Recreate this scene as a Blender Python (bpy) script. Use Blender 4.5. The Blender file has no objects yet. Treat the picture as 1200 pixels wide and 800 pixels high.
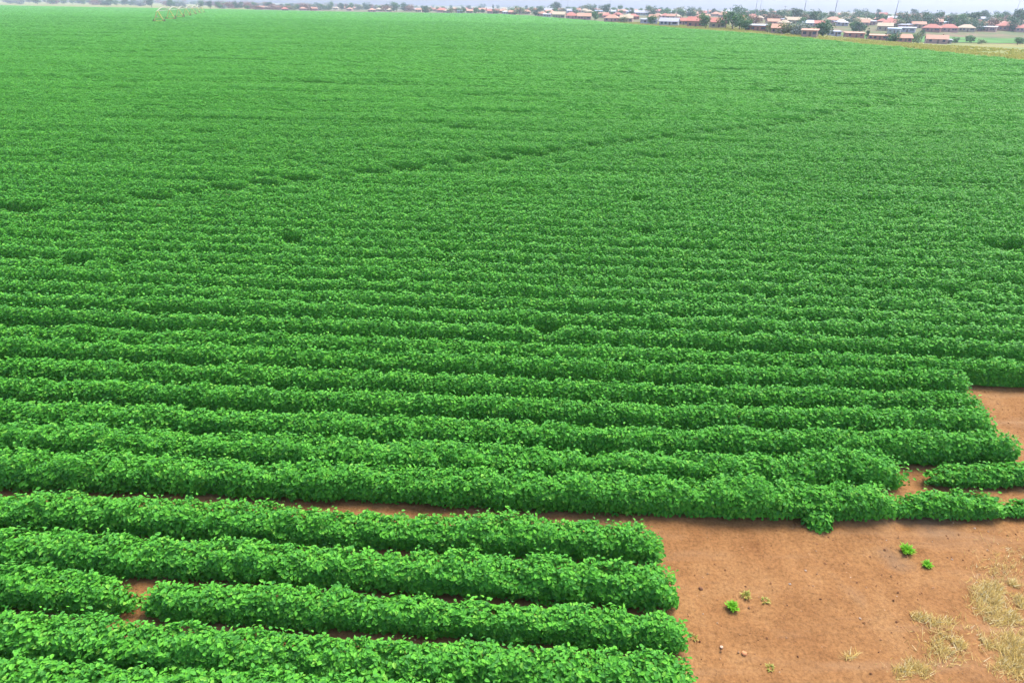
import bpy, math, random
import numpy as np
from mathutils import Matrix, Vector

R = math.radians
C = bpy.context.scene.collection
S = bpy.context.scene

# ------------------------------------------------------------------ camera
CAM_H = 9.0
PITCH = 26.98
ROLL = 0.92
FPX = 770.0
cam_d = bpy.data.cameras.new('camera')
cam = bpy.data.objects.new('camera', cam_d)
C.objects.link(cam)
cam_d.sensor_width = 36.0
cam_d.lens = 36.0 * FPX / 1200.0
cam_d.clip_start = 0.1
cam_d.clip_end = 30000
cam.matrix_world = (Matrix.Translation((0, 0, CAM_H)) @ Matrix.Rotation(R(90 - PITCH), 4, 'X')
                    @ Matrix.Rotation(R(ROLL), 4, 'Z'))
S.camera = cam

# ------------------------------------------------------------------ light
SUN_EL, SUN_AZ = 60.0, 46.0          # azimuth clockwise from +Y
w = bpy.data.worlds.new('World')
S.world = w
w.use_nodes = True
nt = w.node_tree
sky = nt.nodes.new('ShaderNodeTexSky')
sky.sky_type = 'NISHITA'
sky.sun_disc = False
sky.sun_elevation = R(SUN_EL)
sky.sun_rotation = R(SUN_AZ)
sky.air_density = 1.0
sky.dust_density = 2.0
sky.ozone_density = 1.0
bg = nt.nodes['Background']
bg.inputs['Strength'].default_value = 0.125
# the cloud cover thins to a blue-grey band low over the horizon
tcw = nt.nodes.new('ShaderNodeTexCoord'); sxw = nt.nodes.new('ShaderNodeSeparateXYZ')
nt.links.new(tcw.outputs['Generated'], sxw.inputs[0])
rw = nt.nodes.new('ShaderNodeValToRGB')
rw.color_ramp.elements[0].position = 0.0; rw.color_ramp.elements[0].color = (0.285, 0.345, 0.53, 1)
rw.color_ramp.elements[1].position = 0.22; rw.color_ramp.elements[1].color = (1.0, 1.0, 1.0, 1)
nt.links.new(sxw.outputs[2], rw.inputs[0])
mw = nt.nodes.new('ShaderNodeMix'); mw.data_type = 'RGBA'; mw.blend_type = 'MULTIPLY'; mw.inputs[0].default_value = 1.0
nt.links.new(sky.outputs[0], mw.inputs[6]); nt.links.new(rw.outputs[0], mw.inputs[7])
nt.links.new(mw.outputs[2], bg.inputs['Color'])

sun_d = bpy.data.lights.new('sun', 'SUN')
sun_d.energy = 1.8
sun_d.angle = R(28)
sun_d.color = (1.0, 0.96, 0.9)
sun = bpy.data.objects.new('sun', sun_d)
C.objects.link(sun)
d = Vector((math.sin(R(SUN_AZ)) * math.cos(R(SUN_EL)), math.cos(R(SUN_AZ)) * math.cos(R(SUN_EL)), math.sin(R(SUN_EL))))
sun.rotation_euler = d.to_track_quat('Z', 'Y').to_euler()

S.view_settings.view_transform = 'Standard'
S.view_settings.look = 'None'
S.view_settings.gamma = 1.0
S.view_settings.exposure = 2.08
S.render.engine = 'CYCLES'
S.cycles.use_denoising = True
S.cycles.max_bounces = 6
S.cycles.diffuse_bounces = 3
S.cycles.glossy_bounces = 2
S.cycles.transmission_bounces = 3
S.cycles.transparent_max_bounces = 4
S.cycles.volume_bounces = 0

# ------------------------------------------------------------------ noise helpers (numpy)
def _hash(ix, iy, seed):
    h = (ix.astype(np.int64) * 374761393 + iy.astype(np.int64) * 668265263 + seed * 974711) & 0x7fffffff
    h = ((h ^ (h >> 13)) * 1274126177) & 0x7fffffff
    h = (h ^ (h >> 16)) & 0xffffff
    return h / float(0xffffff)

def vnoise(x, y, seed=0):
    """smooth value noise in 0..1"""
    x = np.asarray(x, float); y = np.asarray(y, float) + np.zeros_like(x)
    ix = np.floor(x); iy = np.floor(y)
    fx = x - ix; fy = y - iy
    fx = fx * fx * (3 - 2 * fx); fy = fy * fy * (3 - 2 * fy)
    ix = ix.astype(np.int64); iy = iy.astype(np.int64)
    a = _hash(ix, iy, seed); b = _hash(ix + 1, iy, seed)
    c = _hash(ix, iy + 1, seed); e = _hash(ix + 1, iy + 1, seed)
    return (a * (1 - fx) + b * fx) * (1 - fy) + (c * (1 - fx) + e * fx) * fy

def sstep(a, b, x):
    t = np.clip((np.asarray(x, float) - a) / (b - a), 0, 1)
    return t * t * (3 - 2 * t)

# ------------------------------------------------------------------ terrain
EDGE_Y = np.array([0, 120, 177, 230, 294, 362, 527, 700, 800, 1000])
EDGE_X = np.array([110, 110, 107, 106, 101, 85, 58, 18, -20, -470])
def edge_x(y):
    return np.interp(y, EDGE_Y, EDGE_X)

def terrain(x, y):
    x = np.asarray(x, float); y = np.asarray(y, float)
    dip = sstep(150, 360, y) * (1 - sstep(440, 640, y)) * sstep(95, 230, x - 0.12 * (y - 300))
    rise = sstep(520, 1100, y) * sstep(-250, 150, x)
    far = sstep(1200, 4000, np.hypot(x, y))
    und = (vnoise(x / 180, y / 180, 3) - .5) * 1.5 * sstep(250, 600, np.hypot(x - 0, y)) * (0.3 + 0.7 * sstep(60, 200, x))
    return -6.0 * dip + 4.0 * rise + 3.0 * far + und

def at_town(px, py):
    # outside the crop: step back past the field edge where needed
    for _ in range(60):
        x, y, z = at(px, py)
        if y > 1008 or x > float(edge_x(y)) + 5: break
        py -= 0.4
    return x, y, z

def at(px, py):
    """point where the sight line through a photo pixel meets the terrain"""
    v = cam.matrix_world.to_3x3() @ Vector(((px - 600) / FPX, (400 - py) / FPX, -1)).normalized()
    t = np.concatenate([np.arange(5, 400, 1.0), np.arange(400, 3000, 3.0)])
    X = v.x * t; Y = v.y * t; Z = CAM_H + v.z * t
    under = np.nonzero(Z < terrain(X, Y))[0]
    i = under[0] if len(under) else len(t) - 1
    return float(X[i]), float(Y[i]), float(terrain(X[i], Y[i]))

# ------------------------------------------------------------------ mesh + object helpers
def np_mesh(name, V, F, mats, midx=None, smooth=False):
    """V (n,3), F (m,k) or list of such face arrays"""
    V = np.asarray(V, np.float32)
    Fs = F if isinstance(F, list) else [F]
    Fs = [np.asarray(f, np.int32) for f in Fs if len(f)]
    me = bpy.data.meshes.new(name)
    me.vertices.add(len(V))
    me.vertices.foreach_set('co', V.ravel())
    loops = np.concatenate([f.ravel() for f in Fs])
    tot = np.concatenate([np.full(len(f), f.shape[1], np.int32) for f in Fs])
    start = np.concatenate([[0], np.cumsum(tot)[:-1]]).astype(np.int32)
    me.loops.add(len(loops))
    me.loops.foreach_set('vertex_index', loops)
    me.polygons.add(len(tot))
    me.polygons.foreach_set('loop_start', start)
    me.polygons.foreach_set('loop_total', tot)
    for m in mats: me.materials.append(m)
    if midx is not None:
        me.polygons.foreach_set('material_index', np.asarray(midx, np.int32))
    me.polygons.foreach_set('use_smooth', np.full(len(tot), smooth, bool))
    me.update(calc_edges=True)
    me.validate()
    return me

def link(name, me, parent=None, loc=(0, 0, 0), rz=0.0):
    o = bpy.data.objects.new(name, me)
    C.objects.link(o)
    o.location = loc
    o.rotation_euler = (0, 0, rz)
    if parent: o.parent = parent
    return o

def empty(name, loc=(0, 0, 0), rz=0.0):
    return link(name, None, None, loc, rz)

def tag(o, label=None, cat=None, group=None, kind=None):
    if label: o['label'] = label
    if cat: o['category'] = cat
    if group: o['group'] = group
    if kind: o['kind'] = kind
    return o

def copy_tree(o, parent=None):
    c = o.copy(); C.objects.link(c); c.parent = parent
    for ch in list(o.children): copy_tree(ch, c)
    return c

class MB:
    """collects boxes, bars, tubes into one mesh"""
    def __init__(s): s.v = []; s.f = []; s.n = 0
    def add(s, V, F):
        s.v.extend(V); s.f.extend([[i + s.n for i in f] for f in F]); s.n += len(V)
    def box(s, cx, cy, cz, sx, sy, sz):
        V = [(cx + a * sx / 2, cy + b * sy / 2, cz + c * sz / 2) for a in (-1, 1) for b in (-1, 1) for c in (-1, 1)]
        s.add(V, [(0, 1, 3, 2), (4, 6, 7, 5), (0, 4, 5, 1), (2, 3, 7, 6), (0, 2, 6, 4), (1, 5, 7, 3)])
    def tube(s, p, q, r0, r1=None, n=8, caps=True):
        r1 = r0 if r1 is None else r1
        p = Vector(p); q = Vector(q); ax = (q - p).normalized()
        u = ax.orthogonal().normalized(); v = ax.cross(u)
        V = []
        for c, r in ((p, r0), (q, r1)):
            for i in range(n):
                a = 2 * math.pi * i / n
                V.append(tuple(c + u * (r * math.cos(a)) + v * (r * math.sin(a))))
        F = [(i, (i + 1) % n, n + (i + 1) % n, n + i) for i in range(n)]
        if caps: F += [tuple(range(n - 1, -1, -1)), tuple(range(n, 2 * n))]
        s.add(V, F)
    def mesh(s, name, mat):
        me = bpy.data.meshes.new(name)
        me.from_pydata(s.v, [], s.f); me.materials.append(mat); me.update()
        return me
    def build(s, name, mat, parent=None):
        return link(name, s.mesh(name, mat), parent)

# ------------------------------------------------------------------ materials
def new_mat(name):
    m = bpy.data.materials.new(name); m.use_nodes = True
    t = m.node_tree; t.nodes.clear()
    return m, t, t.nodes, t.links

def ramp(n, stops):
    r = n.new('ShaderNodeValToRGB')
    e = r.color_ramp.elements
    while len(e) < len(stops): e.new(0.5)
    for k, (p, c) in enumerate(stops):
        e[k].position = p; e[k].color = (*c, 1)
    return r

def mixc(n, l, fac, a, b, mode='MIX'):
    m = n.new('ShaderNodeMix'); m.data_type = 'RGBA'; m.blend_type = mode
    for sock, val in ((m.inputs[0], fac), (m.inputs[6], a), (m.inputs[7], b)):
        if isinstance(val, (int, float)): sock.default_value = val
        elif isinstance(val, tuple): sock.default_value = (*val, 1)
        else: l.new(val, sock)
    return m.outputs[2]

def leaf_mat(name, stops, patch=0.0, patch_col=(1, 1, 1), rough=0.5, spec=0.25, trans=0.25, tcol=None):
    m, t, n, l = new_mat(name)
    out = n.new('ShaderNodeOutputMaterial')
    geo = n.new('ShaderNodeNewGeometry')
    r = ramp(n, stops)
    l.new(geo.outputs['Random Per Island'], r.inputs[0])
    col = r.outputs[0]
    if patch > 0:
        nz = n.new('ShaderNodeTexNoise'); nz.inputs['Scale'].default_value = 0.06
        nz.inputs['Detail'].default_value = 4
        l.new(geo.outputs['Position'], nz.inputs['Vector'])
        rr = ramp(n, [(0.35, (0, 0, 0)), (0.65, (1, 1, 1))])
        l.new(nz.outputs[0], rr.inputs[0])
        mm = n.new('ShaderNodeMath'); mm.operation = 'MULTIPLY'; mm.inputs[1].default_value = patch
        l.new(rr.outputs[0], mm.inputs[0])
        col = mixc(n, l, mm.outputs[0], col, patch_col, 'MULTIPLY')
    p = n.new('ShaderNodeBsdfPrincipled')
    p.inputs['Roughness'].default_value = rough
    p.inputs['Specular IOR Level'].default_value = spec
    l.new(col, p.inputs['Base Color'])
    tr = n.new('ShaderNodeBsdfTranslucent')
    tc = mixc(n, l, 0.5, col, tcol or (0.10, 0.30, 0.03))
    l.new(tc, tr.inputs['Color'])
    mx = n.new('ShaderNodeMixShader'); mx.inputs[0].default_value = trans
    l.new(p.outputs[0], mx.inputs[1]); l.new(tr.outputs[0], mx.inputs[2])
    l.new(mx.outputs[0], out.inputs[0])
    return m

def plain(name, col, rough=0.7, var=0.15, scale=1.5, metal=0.0, spec=0.3, col2=None):
    m, t, n, l = new_mat(name)
    out = n.new('ShaderNodeOutputMaterial')
    p = n.new('ShaderNodeBsdfPrincipled')
    tc = n.new('ShaderNodeTexCoord')
    nz = n.new('ShaderNodeTexNoise'); nz.inputs['Scale'].default_value = scale; nz.inputs['Detail'].default_value = 5
    l.new(tc.outputs['Object'], nz.inputs['Vector'])
    c2 = col2 or tuple(max(0, c * (1 - 2 * var)) for c in col)
    r = ramp(n, [(0.3, c2), (0.7, tuple(c * (1 + var) for c in col))])
    l.new(nz.outputs[0], r.inputs[0])
    l.new(r.outputs[0], p.inputs['Base Color'])
    p.inputs['Roughness'].default_value = rough
    p.inputs['Metallic'].default_value = metal
    p.inputs['Specular IOR Level'].default_value = spec
    l.new(p.outputs[0], out.inputs[0])
    return m

M_CROP = leaf_mat('crop_leaf', [(0.0, (0.048, 0.175, 0.030)), (0.3, (0.068, 0.250, 0.029)), (0.7, (0.090, 0.312, 0.028)),
                                (0.93, (0.112, 0.345, 0.029)), (1.0, (0.17, 0.36, 0.045))],
                  patch=0.5, patch_col=(0.86, 0.90, 0.9), trans=0.26, rough=0.5, spec=0.10, tcol=(0.10, 0.45, 0.04))
def body_mat():
    m, t, n, l = new_mat('crop_inner_leaves')
    out = n.new('ShaderNodeOutputMaterial'); p = n.new('ShaderNodeBsdfPrincipled')
    geo = n.new('ShaderNodeNewGeometry')
    nz = n.new('ShaderNodeTexNoise'); nz.inputs['Scale'].default_value = 9.0; nz.inputs['Detail'].default_value = 3
    l.new(geo.outputs['Position'], nz.inputs['Vector'])
    c = ramp(n, [(0.3, (0.052, 0.185, 0.028)), (0.7, (0.088, 0.300, 0.028))])
    l.new(nz.outputs[0], c.inputs[0]); l.new(c.outputs[0], p.inputs['Base Color'])
    p.inputs['Roughness'].default_value = .7; p.inputs['Specular IOR Level'].default_value = .05
    l.new(p.outputs[0], out.inputs[0])
    return m
M_BODY = body_mat()
M_WEED = leaf_mat('weed_leaf', [(0.0, (0.12, 0.36, 0.02)), (1.0, (0.22, 0.46, 0.03))], trans=0.45, tcol=(.25, .6, .04), spec=0.15)
M_WEEDY = leaf_mat('yellow_weed_leaf', [(0.0, (0.26, 0.30, 0.04)), (1.0, (0.40, 0.34, 0.10))], trans=0.4, tcol=(.4, .4, .08), spec=0.15)
M_STRAW = leaf_mat('straw', [(0.0, (0.20, 0.12, 0.03)), (0.4, (0.29, 0.20, 0.05)), (0.7, (0.38, 0.25, 0.045)), (0.9, (0.40, 0.31, 0.12)), (1.0, (0.48, 0.41, 0.24))],
                   trans=0.1, tcol=(0.4, 0.3, 0.1), spec=0.2)
M_VELD = leaf_mat('veld_grass', [(0.0, (0.20, 0.24, 0.05)), (0.4, (0.34, 0.33, 0.08)), (0.8, (0.42, 0.36, 0.10)), (1.0, (0.15, 0.28, 0.05))],
                  trans=0.45, tcol=(0.50, 0.44, 0.14), spec=0.05)

STAINS = [at(1085, 622)[:2] + (.55,), at(1038, 680)[:2] + (.42,)]
def soil_mat():
    m, t, n, l = new_mat('ground')
    out = n.new('ShaderNodeOutputMaterial')
    p = n.new('ShaderNodeBsdfPrincipled')
    p.inputs['Roughness'].default_value = 0.95
    p.inputs['Specular IOR Level'].default_value = 0.1
    geo = n.new('ShaderNodeNewGeometry')
    P = geo.outputs['Position']
    def noise(scale, detail=6, rough=0.6, vec=None):
        z = n.new('ShaderNodeTexNoise'); z.inputs['Scale'].default_value = scale
        z.inputs['Detail'].default_value = detail; z.inputs['Roughness'].default_value = rough
        l.new(vec or P, z.inputs['Vector']); return z.outputs[0]
    base = ramp(n, [(0.28, (0.138, 0.061, 0.021)), (0.5, (0.188, 0.090, 0.033)), (0.72, (0.228, 0.120, 0.048))])
    l.new(noise(0.9, 8, 0.65), base.inputs[0])
    fine = ramp(n, [(0.3, (0.52, 0.49, 0.47)), (0.52, (1, 1, 1)), (0.75, (1.4, 1.4, 1.38))])
    l.new(noise(17, 8, 0.75), fine.inputs[0])
    col = mixc(n, l, 1.0, base.outputs[0], fine.outputs[0], 'MULTIPLY')
    # pale, dusty driven-over streaks running diagonally
    mp = n.new('ShaderNodeMapping'); mp.inputs['Rotation'].default_value = (0, 0, R(-52)); mp.inputs['Scale'].default_value = (0.28, 2.2, 1)
    l.new(P, mp.inputs['Vector'])
    st = ramp(n, [(0.52, (0, 0, 0)), (0.72, (1, 1, 1))]); l.new(noise(0.8, 4, 0.55, mp.outputs[0]), st.inputs[0])
    sm = n.new('ShaderNodeMath'); sm.operation = 'MULTIPLY'; sm.inputs[1].default_value = 0.55
    l.new(st.outputs[0], sm.inputs[0])
    col = mixc(n, l, sm.outputs[0], col, (0.235, 0.14, 0.073))
    # greyish damp stains
    gs = ramp(n, [(0.66, (0, 0, 0)), (0.80, (1, 1, 1))]); l.new(noise(0.55, 3, 0.5), gs.inputs[0])
    gm = n.new('ShaderNodeMath'); gm.operation = 'MULTIPLY'; gm.inputs[1].default_value = 0.5
    l.new(gs.outputs[0], gm.inputs[0])
    col = mixc(n, l, gm.outputs[0], col, (0.13, 0.095, 0.062))
    for (sx_, sy_, rad_) in STAINS:
        dn = n.new('ShaderNodeVectorMath'); dn.operation = 'DISTANCE'; dn.inputs[1].default_value = (sx_, sy_, 0); l.new(P, dn.inputs[0])
        wob = n.new('ShaderNodeMath'); wob.operation = 'MULTIPLY_ADD'; wob.inputs[1].default_value = .55; l.new(noise(3.0, 5, .6), wob.inputs[0]); l.new(dn.outputs['Value'], wob.inputs[2])
        mr = n.new('ShaderNodeMapRange'); mr.inputs['From Min'].default_value = .12 + .25; mr.inputs['From Max'].default_value = rad_ + .25
        mr.inputs['To Min'].default_value = .35; mr.inputs['To Max'].default_value = 0.0; l.new(wob.outputs[0], mr.inputs['Value'])
        col = mixc(n, l, mr.outputs[0], col, (0.115, 0.085, 0.058))
    # dry veld beyond the field
    vc = ramp(n, [(0.3, (0.05, 0.11, 0.022)), (0.45, (0.125, 0.14, 0.034)), (0.6, (0.18, 0.155, 0.046)), (0.75, (0.16, 0.105, 0.05))])
    l.new(noise(0.035, 8, 0.65), vc.inputs[0])
    td = ramp(n, [(0.3, (0.04, 0.08, 0.024)), (0.5, (0.09, 0.095, 0.034)), (0.64, (0.15, 0.095, 0.055)), (0.8, (0.18, 0.12, 0.08))])
    l.new(noise(0.05, 8, 0.65), td.inputs[0])
    sepT = n.new('ShaderNodeSeparateXYZ'); l.new(P, sepT.inputs[0])
    inT = n.new('ShaderNodeMath'); inT.operation = 'GREATER_THAN'; inT.inputs[1].default_value = 415.0; l.new(sepT.outputs[1], inT.inputs[0])
    lx = n.new('ShaderNodeMath'); lx.operation = 'MULTIPLY_ADD'; lx.inputs[1].default_value = 0.36; l.new(sepT.outputs[1], lx.inputs[0]); l.new(sepT.outputs[0], lx.inputs[2])
    lg = n.new('ShaderNodeMath'); lg.operation = 'GREATER_THAN'; lg.inputs[1].default_value = 0.0; l.new(lx.outputs[0], lg.inputs[0])
    lm = n.new('ShaderNodeMath'); lm.operation = 'MULTIPLY'; l.new(inT.outputs[0], lm.inputs[0]); l.new(lg.outputs[0], lm.inputs[1])
    veld_c = mixc(n, l, lm.outputs[0], vc.outputs[0], td.outputs[0])
    sep = n.new('ShaderNodeSeparateXYZ'); l.new(P, sep.inputs[0])
    a = n.new('ShaderNodeMath'); a.operation = 'GREATER_THAN'; a.inputs[1].default_value = 103.0; l.new(sep.outputs[0], a.inputs[0])
    b = n.new('ShaderNodeMath'); b.operation = 'GREATER_THAN'; b.inputs[1].default_value = 330.0; l.new(sep.outputs[1], b.inputs[0])
    mx = n.new('ShaderNodeMath'); mx.operation = 'MAXIMUM'; l.new(a.outputs[0], mx.inputs[0]); l.new(b.outputs[0], mx.inputs[1])
    col = mixc(n, l, mx.outputs[0], col, veld_c)
    l.new(col, p.inputs['Base Color'])
    bp = n.new('ShaderNodeBump'); bp.inputs['Strength'].default_value = 0.55; bp.inputs['Distance'].default_value = 0.03
    l.new(noise(22, 8, 0.7), bp.inputs['Height']); l.new(bp.outputs[0], p.inputs['Normal'])
    l.new(p.outputs[0], out.inputs[0])
    return m
M_SOIL = soil_mat()
M_MEADOW = plain('meadow', (0.07, 0.16, 0.035), 0.95, 0.25, 0.06, spec=0.05)
M_STONE = leaf_mat('stone', [(0.0, (0.11, 0.045, 0.02)), (0.35, (0.17, 0.075, 0.032)), (0.75, (0.23, 0.11, 0.05)), (0.94, (0.30, 0.18, 0.10)), (1.0, (0.40, 0.33, 0.27))], trans=0.0, spec=0.1, rough=0.9)
M_BARK = plain('bark', (0.12, 0.085, 0.06), 0.95)
M_STEEL = plain('galvanised_steel', (0.40, 0.33, 0.24), 0.45, 0.08, metal=0.35)
M_RUST = plain('yellow_steel', (0.55, 0.38, 0.08), 0.7, 0.2)
M_TYRE = plain('dusty_tyre_rubber', (0.13, 0.10, 0.06), 0.9)
M_MAST = plain('mast_steel', (0.22, 0.22, 0.25), 0.6, 0.05)
M_GLASS = plain('dark_window', (0.05, 0.06, 0.08), 0.25, 0.1, spec=0.5)
M_DOOR = plain('door_paint', (0.16, 0.10, 0.07), 0.7)

# ------------------------------------------------------------------ ground (one sheet to the horizon)
def geom(a, b, n):
    return np.geomspace(a, b, n)
xs = np.concatenate([-geom(22, 9000, 70)[::-1], np.arange(-21.6, 2.0, 0.4), np.arange(2.0, 16, 0.055), np.arange(16, 40, 0.5), geom(40.5, 700, 150), geom(720, 9000, 30)])
ys = np.concatenate([-geom(1, 3000, 25)[::-1], np.arange(0, 5.5, 0.5), np.arange(5.5, 16.5, 0.055), np.arange(16.5, 40, 0.6), geom(41, 1200, 140), geom(1230, 9500, 35)])
GX, GY = np.meshgrid(xs, ys)
GZ = terrain(GX, GY)
near = sstep(60, 20, np.hypot(GX, GY)) if False else (1 - sstep(20, 60, np.hypot(GX, GY)))
GZ = GZ + near * ((vnoise(GX / .9, GY / .9, 11) - .5) * .05 + (vnoise(GX / .22, GY / .22, 12) - .5) * .028 + (vnoise(GX / .08, GY / .08, 13) - .5) * .018)
# two shallow wheel ruts across the bare corner
for off in (0.0, 1.7):
    dd = np.abs((GX - 4.2) * 0.79 - (GY - 6.9) * 0.61 + off - 1.0)
    GZ = GZ - near * 0.02 * np.exp(-(dd / .17) ** 2)
nx, ny = len(xs), len(ys)
ii = np.arange(nx * ny).reshape(ny, nx)
F = np.stack([ii[:-1, :-1], ii[:-1, 1:], ii[1:, 1:], ii[1:, :-1]], -1).reshape(-1, 4)
g = link('ground', np_mesh('ground', np.stack([GX, GY, GZ], -1).reshape(-1, 3), F, [M_SOIL], smooth=True))
tag(g, 'reddish brown bare soil with dry grassland beyond the field', 'ground', kind='structure')

# ------------------------------------------------------------------ crop rows
rng = np.random.default_rng(7)
TRACK = np.array([(-29.7, 25.8), (-24.8, 28.1), (-21.2, 29.5), (-17.6, 30.9), (-13.1, 34.3), (-5.2, 39.4), (2.0, 43.8), (8.4, 48.9), (17.5, 54.6), (26.1, 60.9), (38.6, 74.1), (55.0, 93.6)])
TX, TY = TRACK[:, 0], TRACK[:, 1]

def row_shape(x):
    """common bend of all planting lines, relative to their distance at x=0"""
    return -0.056 * x - 0.0013 * x * x / (1 + np.abs(x) / 25)

def row_y(s, x, k):
    amp = 0.05 if s < 20 else 0.06
    flat = float(np.interp(s, [9.8, 10.4, 13.3, 16.3, 22], [0, .0066, .0050, .0024, 0])) * np.clip(x, 0, 12) ** 2
    return s + row_shape(x) + flat + (vnoise(x / 2.6, np.full_like(x, k * 7.31), 21) - .5) * amp * 2 + (vnoise(x / 11, np.full_like(x, k * 3.7), 22) - .5) * amp * 2.4

def row_profile(s, x, k, iv):
    """height factor along a row: ends, wheel track, thin spots, plant-to-plant bumps"""
    hf = np.zeros_like(x)
    for (a, b, hh) in iv:
        e = np.minimum((x - a) / 0.42, (b - x) / 0.42)
        hf = np.maximum(hf, hh * np.sqrt(np.clip(e, 0, 1)))
    y = row_y(s, x, k)
    ty = np.interp(x, TX, TY, left=-99, right=-99)
    wt = np.clip(1.05 - np.abs(y - ty) / (0.75 + s * .006), 0, 1) if s > 18 else 0
    gl = 2.2 + s / 30
    gap = vnoise(x / gl, np.full_like(x, k * 5.77), 31) * 0.6 + vnoise(x / (gl * .36), np.full_like(x, k * 9.13), 32) * 0.4
    gthr = float(np.interp(s, [15, 18, 45, 70, 120], [.08, .14, .18, .26, .31]))
    gm = sstep(gthr - 0.06, gthr + 0.07, gap)
    ba = 1.0 if s < 12 else .6
    bump = 1 + ba * ((vnoise(x / .42, np.full_like(x, k * 2.1), 33) - .5) * .22 + (vnoise(x / 1.7, np.full_like(x, k * 4.4), 34) - .5) * .24)
    if s > 28: bump = bump * (1 + (vnoise(x / (3 + s / 12), np.full_like(x, k * 6.1), 35) - .5) * float(np.interp(s, [28, 70], [.15, .5])))
    return hf * (1 - float(np.interp(s, [42, 55, 90], [.80, .74, .66])) * wt) * (0.55 + 0.45 * gm) * bump

def crop_row_arrays(s, k, iv, hgt, wid, origin, dens_mul=1.0, size_mul=1.0):
    x0, x1 = iv[0][0], iv[-1][1]
    Vs, F4, F3 = [], [], []
    nv = 0
    ymid = s
    # leaves
    if ymid < 60: dens = 1750 * (9 / max(ymid, 9)) ** 1.12; size = 0.072 * (max(ymid, 9) / 9) ** 0.20
    else: dens = 125 * (60 / ymid) ** 1.45; size = 0.112 * (ymid / 60) ** 0.62
    dens *= dens_mul; size *= size_mul
    N = int(dens * (x1 - x0))
    x = rng.uniform(x0, x1, N)
    hf = row_profile(s, x + rng.normal(0, .11 if s < 17 else .07, N), k, iv)
    keep = rng.random(N) < np.clip(hf * 1.5, 0, 1)
    x, hf = x[keep], hf[keep]
    # most leaves on the top and the near flank, fewer on the flank that looks away
    u = rng.random(len(x))
    phi = np.where(u < .78, rng.uniform(0.30, 1.0, len(x)), rng.uniform(0.0, 0.30, len(x))) * math.pi if ymid > 16 else rng.uniform(0, 1, len(x)) * math.pi
    cp, sp = np.cos(phi), np.sin(phi)
    EXP = 2.5 if s < 12 else 2.05
    ry = np.sign(cp) * np.abs(cp) ** (2 / EXP); rz = np.abs(sp) ** (2 / EXP)
    la = .42 if s < 12 else .28
    lump = 1 + (vnoise(x / .20, phi * 2.6 + k * 13.7, 41) - .5) * la
    rr = (1 - 0.26 * rng.random(len(x)) ** 1.6 + 0.05 * rng.random(len(x)) + np.where((rng.random(len(x)) < .10) & (sp > .55), rng.uniform(.02, .22, len(x)), 0)) * lump
    wf = np.clip(hf, 0.25, 1.3) ** 0.6
    py = row_y(s, x, k) + ry * rr * wid * wf * ((.80 if s < 12 else .66) + (.20 if s < 12 else .34) * np.minimum(rz * 1.15, 1))
    pz = np.maximum(rz * rr * hgt * hf, 0.0) + 0.04
    n0 = np.stack([rng.normal(0, .25, len(x)), cp / 1.0, sp], -1)
    nn = n0 * .75 + np.array([0, 0, float(np.interp(s, [12, 40, 120], [.42, .45, 1.3]))]) + rng.normal(0, float(np.interp(s, [15, 20, 60], [.38, .30, .20])), (len(x), 3))
    nn /= np.linalg.norm(nn, axis=1)[:, None]
    dr = rng.normal(0, .7, (len(x), 3)) + n0 * .55 + np.array([0, 0, -.1])
    dr -= nn * np.sum(dr * nn, 1)[:, None]
    dr /= np.linalg.norm(dr, axis=1)[:, None] + 1e-9
    sd = np.cross(nn, dr)
    L = size * rng.uniform(.55, 1.35, len(x))
    pos = np.stack([x, py, pz], -1) - np.array(origin)
    def pt(a, b, c): return pos + dr * (a * L)[:, None] + sd * (b * L)[:, None] + nn * (c * L)[:, None]
    m = len(x)
    if ymid < 17:
        P = [pt(-.45, 0, -.03), pt(-.12, -.34, .07), pt(.25, -.27, .05), pt(.60, 0, -.10), pt(.25, .27, .05), pt(-.12, .34, .07)]
        V = np.stack(P, 1).reshape(-1, 3)
        b = np.arange(m)[:, None] * 6
        F4.append(np.concatenate([b + np.array([0, 1, 2, 3]), b + np.array([0, 3, 4, 5])]))
    else:
        P = [pt(-.5, 0, 0), pt(0, -.38, .05), pt(.55, 0, -.06), pt(0, .38, .05)]
        V = np.stack(P, 1).reshape(-1, 3)
        b = np.arange(m)[:, None] * 4
        F4.append(b + np.array([0, 1, 2, 3]))
    Vs.append(V); nv += len(V)
    # inner body of older foliage that the outer leaves sit on
    step = 0.10 if ymid < 18 else (0.18 if ymid < 60 else (0.35 + ymid / 600 if ymid < 320 else ymid / 260))
    na = 9 if ymid < 60 else 5
    for (a, b_, hh) in iv:
        xx = np.linspace(a + .03, b_ - .03, max(3, int((b_ - a) / step)))
        hh_ = row_profile(s, xx, k, [(a, b_, hh)])
        ph = np.linspace(0.0, 1, na) * math.pi
        XX, PH = np.meshgrid(xx, ph, indexing='ij')
        HH = np.repeat(hh_[:, None], na, 1)
        lum = 0.76 * (1 + (vnoise(XX / .20, PH * 2.6 + k * 13.7, 41) - .5) * la + (vnoise(XX / .09, PH * 5 + k, 43) - .5) * .22)
        c2, s2 = np.cos(PH), np.sin(PH)
        YY = row_y(s, xx, k)[:, None] + np.sign(c2) * np.abs(c2) ** (2 / EXP) * lum * wid * .92 * np.clip(HH, .15, 1.3) ** .6 * (0.64 + 0.36 * np.abs(s2) ** (2 / EXP))
        ZZ = np.abs(s2) ** (2 / EXP) * lum * hgt * HH
        Vh = np.stack([XX, YY, ZZ], -1).reshape(-1, 3) - np.array(origin)
        q = np.arange(len(xx) * na).reshape(len(xx), na) + nv
        F4.append(np.stack([q[:-1, :-1], q[1:, :-1], q[1:, 1:], q[:-1, 1:]], -1).reshape(-1, 4))
        Vs.append(Vh); nv += len(Vh)
    return np.concatenate(Vs), F4[0], np.concatenate(F4[1:])

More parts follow.
